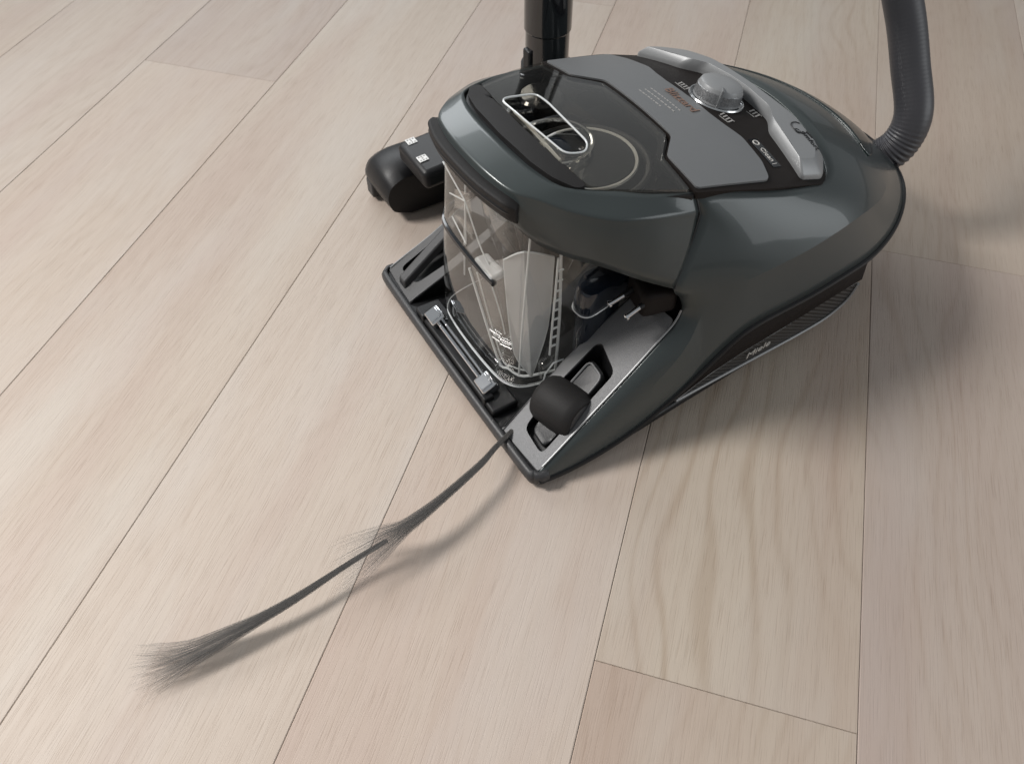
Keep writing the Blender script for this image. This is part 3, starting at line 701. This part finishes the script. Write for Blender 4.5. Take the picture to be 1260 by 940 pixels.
F = dict(tl=(.0317, .0402, .1560), lm=(.0335, .0430, .1040), lb=(.0360, .0500, .0535), tip=(.0460, .0620, .0290), t2=(.0400, .0560, .1720), rm=(.0629, .0590, .0813), tr=(.0644, .0610, .1600))
fun = pane('funnel_face', [V(*F[k]) for k in ('tl', 'lm', 'lb', 'tip', 't2')], 'frost', cup)
pane('funnel_face', [V(*F[k]) for k in ('t2', 'tip', 'rm', 'tr')], 'frost', cup)
line([F['tl'], F['lm'], F['lb'], F['tip']], .0009); line([F['t2'], F['tip']], .0007, n=2); line([F['tip'], F['rm'], F['tr']], .0009); line([F['tl'], F['t2'], F['tr']], .0009)
# toothed rail at the cup's near edge
for k in range(9):
    z = .070 + k * .0105
    box('tooth', V(.0610 + .0004 * k, .0712, z), (.0062, .0016, .0016), 'rimglint', cup, .0004)
line([(.0580, .0712, .0600), (.0615, .0716, .1680)], .0010)
# clear foot block at the cup's lower corner
ft = from_bm('cup_foot', box_bm(V(.0600, .0690, .0405), (.020, .011, .022)), 'clear', cup); bev(ft, .004, 3)
for e in (((.050, .0748, .0300), (.0700, .0748, .0300), (.0700, .0748, .0510), (.0600, .0748, .0520), (.0520, .0748, .0420), (.0500, .0748, .0300)),):
    tube('foot_edge', [V(*p) for p in e], .0008, 'rimglint', cup, 6)
# facetted deflector on the far half
D = [(.0330, -.0600, .1850), (.0315, -.0480, .1620), (.0290, -.0160, .1760), (.0290, -.0180, .1300), (.0360, -.0560, .1300)]
dfl = pane('deflector', [V(.0365, -.0480, .1640), V(.0340, -.0170, .1800), V(.0340, -.0150, .1340), V(.0365, -.0520, .1340)], 'clear', dbin, .001)
for a, b_ in ((0, 2), (1, 2), (2, 3), (3, 4)):
    tube('deflector_edge', [V(*D[a]), V(*D[b_])], .0007, 'rimglint', dfl, 6)
line([(.0290, -.0160, .1760), (.0285, .0100, .1450), (.0300, .0300, .1300)], .0007, dfl, name='deflector_edge')
# scoop of bubbled plastic where ring meets cup
scp = from_bm('scoop', box_bm(V(.030, .020, .133), (.014, .030, .007)), 'frost', dbin); bev(scp, .003, 3)
# pale tubes drawing the highlights on the bin's upright edges
for yy, xx in ((.062, .0340), (-.0735, .0545)):
    tube('bin_edge', [V(xx - .001, yy, .04), V(xx + .002, yy, .10), V(xx + .008, yy, .195)], .0009, 'rimglint', dbin, 6)
# clips and rod that hold the bin
for s in (-1, 1):
    c = V(.0085, .0480 * s, .0275)
    cl = box('bin_clip', c, (.0155, .0185, .011), 'chrome', dbin, .0018, Matrix.Rotation(R(-24), 3, 'Y'))
    box('clip_face', c + V(-.0032, 0, .0046), (.0120, .0140, .0030), 'chrome', cl, .0008, Matrix.Rotation(R(-24), 3, 'Y'))
    box('clip_lug', V(.0030, .0590 * s, .0205), (.010, .006, .012), 'black', cl, .001)
for dx in (0, .0052):
    tube('clip_rod', [V(.0070 + dx, -.040, .0265), V(.0070 + dx, .040, .0265)], .0016, 'chrome', dbin, 10)

# ------------------------------------------------------------------ accessories lying in the tray (things of their own)
def acc(name, label_, cat, group=None):
    e = empty(name, ORG + Matrix.Rotation(RZ, 3, 'Z') @ V(.05, .11, 0), RZ); tag(e, label_, cat, group); return e
OFF = V(.05, .11, 0)
def shift(o):
    o.data.transform(Matrix.Translation(-OFF)); return o
sl = math.atan(.63)
cn = acc('crevice_nozzle', 'flat black nozzle with round cuff lying in the near tray of the cleaner', 'nozzle')
rotY = Matrix.Rotation(-sl, 3, 'Y')
pts = round_poly([(.020, .106), (.048, .098), (.087, .094), (.0855, .1175), (.050, .1225), (.0185, .1275)], .006)
rws = []
for sc, off in ((.96, -.022), (1.0, -.019), (1.0, -.009), (.97, -.0068), (.90, -.006)):
    cx0 = sum(p.x for p in pts) / len(pts); cy0 = sum(p.y for p in pts) / len(pts)
    rws.append([V(cx0 + (p.x - cx0) * sc, cy0 + (p.y - cy0) * sc, max(ztray(p.x) + off, .0162 + (off + .022) * .4)) for p in pts])
bm, vv = grid(rws, wrap=True); bm.faces.new(vv[-1]); bm.faces.new(vv[0][::-1])
shift(from_bm('nozzle_body', bm, 'dark', cn, angle=45))
inner = [V(cx0 + (p.x - cx0) * .86, cy0 + (p.y - cy0) * .84, ztray(p.x) - .0056) for p in pts]
shift(tube('bead', inner, .0010, 'trayg', cn, 6, closed=True))
# drum across the nozzle
ax0, ax1 = V(.0420, .0890, ztray(.042) - .005), V(.0520, .1290, ztray(.052) - .008)
d = (ax1 - ax0).normalized()
ce = lathe('cuff_end', [(.001, .0445), (.0135, .0445), (.0150, .0440), (.0150, .040)], 'dark', cn, ax0, d, 40); shift(ce)
cu = lathe('cuff', [(.003, 0), (.0175, 0), (.0195, .0015), (.0215, .006), (.0220, .022), (.0216, .036), (.0200, .042), (.0180, .0438), (.003, .044)], 'grip', cn, ax0, d, 48); shift(cu)
db = acc('dusting_nozzle', 'glossy dark blue nozzle standing between bin and plug under the hood', 'nozzle')
rws = []
outl = round_poly([(.082, .074, .01), (.085, .099, .012), (.136, .087, .006), (.136, .062, .006), (.100, .060, .008)], .008, 5)
mx_, my_ = sum(p.x for p in outl) / len(outl), sum(p.y for p in outl) / len(outl)
for z, sc, dx in ((.018, .55, -.004), (.03, .66, -.003), (.075, .78, 0), (.098, .82, .001), (.103, .98, .002), (.122, 1.0, .004), (.126, .95, .005), (.127, .8, .005)):
    rws.append([V(mx_ - .006 + (p.x - mx_) * sc + dx, my_ - .0070 + (p.y - my_) * sc * .78, z) for p in outl])
bm, vv = grid(rws, wrap=True); bm.faces.new(vv[-1]); bm.faces.new(vv[0][::-1])
shift(from_bm('nozzle_body', bm, 'navy', db, angle=40))
shift(tube('lip', rws[4], .0008, 'rimglint', db, 6, closed=True))

# ------------------------------------------------------------------ floor head with wand, parked behind the cleaner
fh = empty('floor_head', ORG + Matrix.Rotation(RZ, 3, 'Z') @ V(.16, -.21, 0), RZ)
tag(fh, 'black powered floor head with upright wand parked behind the cleaner', 'floor head')
OFF = V(.16, -.21, 0)
sec = [(.028, .0), (.006, .010), (.0, .030), (.007, .046), (.026, .054), (.060, .055), (.18, .052), (.20, .04), (.202, 0)]
rows = []
for yy, sx, sz in ((-.290, .80, .70), (-.286, .92, .88), (-.276, 1.0, 1.0), (-.247, 1.0, 1.04), (-.236, .97, .98), (-.227, .90, .88)):
    rows.append([V(.042 + x * sx + (1 - sx) * .02, yy, .0035 + z * sz) for x, z in sec])
rr = []
for i in range(len(rows)): rr.append(spline(rows[i], 4, .4))
bm, vv = grid(rr); bm.faces.new(vv[0]); bm.faces.new(vv[-1][::-1])
hs = shift(from_bm('housing', bm, 'black', fh, angle=60))
shift(box('end_clip', V(.0490, -.2780, .014), (.012, .016, .020), 'dark', fh, .002))
for k in range(4):
    shift(box('bristle_strip', V(.060 + .004 * k, -.272 + .012 * k, .0022), (.006, .010, .004), 'greyprint' if k % 3 == 0 else 'black', fh, .0006))
cov = shift(box('hinge_cover', V(.119, -.2085, .079), (.105, .064, .022), 'black', fh, .006, Matrix.Rotation(R(-4), 3, 'Y'), 3))
shift(box('neck_block', V(.165, -.200, .070), (.10, .044, .07), 'black', fh, .008))
for x, y in ((.0800, -.2330), (.0765, -.2000)):
    s_ = shift(box('warning_sticker', V(x, y, .0878), (.0105, .0100, .0006), 'white', cov, .0002, Matrix.Rotation(R(-4), 3, 'Y')))
    bm = bmesh.new()
    for i in range(3):
        for j in range(3):
            if (i + j) % 2 == 0 or i == 1: box_bm(V(x - .003 + .003 * i, y - .0029 + .0029 * j, .0882 + .00021 * (i - 1)), (.0017, .0015, .0003), bm=bm)
    shift(from_bm('sticker_print', bm, 'greyprint', s_, smooth=False))
wx, wy = .2130, -.1850
shift(lathe('wand_socket', [(.026, .03), (.027, .10), (.0255, .160), (.0235, .162)], 'black', fh, V(wx, wy, 0)))
shift(lathe('wand', [(.0215, .05), (.0215, .195), (.0230, .197), (.0230, .240), (.0215, .242), (.0215, .55)], 'gloss', fh, V(wx, wy, 0)))
shift(box('wand_latch', V(wx - .0215, wy, .160), (.006, .012, .040), 'black', fh, .002))

# ------------------------------------------------------------------ suction hose
hp = [Vector(p) for p in ((.330, .742, .074), (.353, .735, .079), (.374, .728, .089), (.388, .727, .108), (.393, .736, .135), (.385, .762, .170), (.377, .783, .200), (.362, .805, .240), (.345, .835, .300), (.335, .87, .37), (.335, .91, .44))]
path = spline(hp, 64, .5)
hose = empty('suction_hose', (hp[0].x, hp[0].y, 0)); tag(hose, 'grey ribbed suction hose curving away from the rear of the cleaner', 'hose')
bm = bmesh.new(); L_ = [0]
for a, b_ in zip(path, path[1:]): L_.append(L_[-1] + (b_ - a).length)
def hr_(t):
    s = L_[min(len(L_) - 1, int(round(t * (len(L_) - 1))))]
    return .0180 + .00065 * math.sin(s / .0040 * 2 * math.pi) * (1 if s < .06 else max(.04, 1 - (s - .06) / .03))
bm = tube_bm(path, hr_, 28)
o = from_bm('hose_tube', bm, 'hose', None, angle=60); o.data.transform(Matrix.Translation(-hose.location)); o.parent = hose
o = tube('cuff', [hp[0] + Vector((-.03, -.004, -.006)), hp[0] + Vector((.012, .001, .001))], .0205, 'black', None, 28); o.data.transform(Matrix.Translation(-hose.location)); o.parent = hose

# ------------------------------------------------------------------ grey fibres added in place of a motion-blurred streak
P1 = [Vector(p) for p in ((.0030, .4400, .0165), (-.0140, .4160, .0200), (-.0270, .3950, .0240), (-.0580, .3590, .0270), (-.0820, .3370, .0260), (-.1000, .3260, .0220), (-.1240, .3120, .0140), (-.1480, .2980, .0060))]
P2 = [Vector(p) for p in ((-.0960, .3270, .0220), (-.1240, .3095, .0180), (-.1610, .2815, .0160), (-.1950, .2600, .0140), (-.2300, .2420, .0100), (-.2560, .2330, .0045), (-.2720, .2280, .0030))]
strand = empty('blur_streak', (-.13, .31, 0)); tag(strand, 'grey fibre streak with two feathered tufts, standing for motion blur across the floor', 'fibre streak')
def wisp(name, pts, width, n, t_end):
    path = spline(pts, 8, .5); m_ = len(path); rnd = random.Random(len(pts) * 13)
    verts = []; faces = []
    for f in range(n):
        a = rnd.uniform(0, 2 * math.pi); rr_ = .85 * math.sqrt(rnd.random()); u, w = math.cos(a) * rr_, math.sin(a) * rr_ * .55
        te = min(1.0, rnd.gauss(t_end, .10)); ts = rnd.uniform(0, .12) ** 1.3
        prev = None; th0 = rnd.uniform(.00010, .00022)
        k0, k1 = int(ts * (m_ - 1)), int(te * (m_ - 1))
        ph = rnd.uniform(0, 6.28)
        for k in range(k0, k1 + 1, 2):
            t = k / (m_ - 1); p = path[k]; d = (path[min(m_ - 1, k + 1)] - path[max(0, k - 1)]).normalized()
            sd = Vector((-d.y, d.x, 0)).normalized(); wd = width(t)
            q_ = p + sd * (u * wd + .0006 * math.sin(ph + t * 9)) + Vector((0, 0, w * wd))
            q_.z = max(.0006, q_.z)
            th = th0 * (1 if t < te - .1 else max(.12, (te - t) / .1))
            b0 = len(verts)
            for j in range(3):
                an = 2.094 * j; verts.append(q_ + sd * math.cos(an) * th + Vector((0, 0, math.sin(an) * th)))
            if prev is not None:
                for j in range(3): faces.append((prev + j, prev + (j + 1) % 3, b0 + (j + 1) % 3, b0 + j))
            prev = b0
    me = bpy.data.meshes.new(name); me.from_pydata([tuple(v - strand.location) for v in verts], [], faces); me.update()
    return link(name, me, 'fibre', strand)
wisp('tuft', P1, lambda t: interp(t, [0, .2, .42, .58, .72, .85, 1.0], [.0022, .0026, .0044, .0080, .0170, .0280, .036]), 430, .82)
wisp('tuft', P2, lambda t: interp(t, [0, .2, .45, .65, .8, 1.0], [.0020, .0024, .0052, .0115, .0220, .034]), 430, .84)
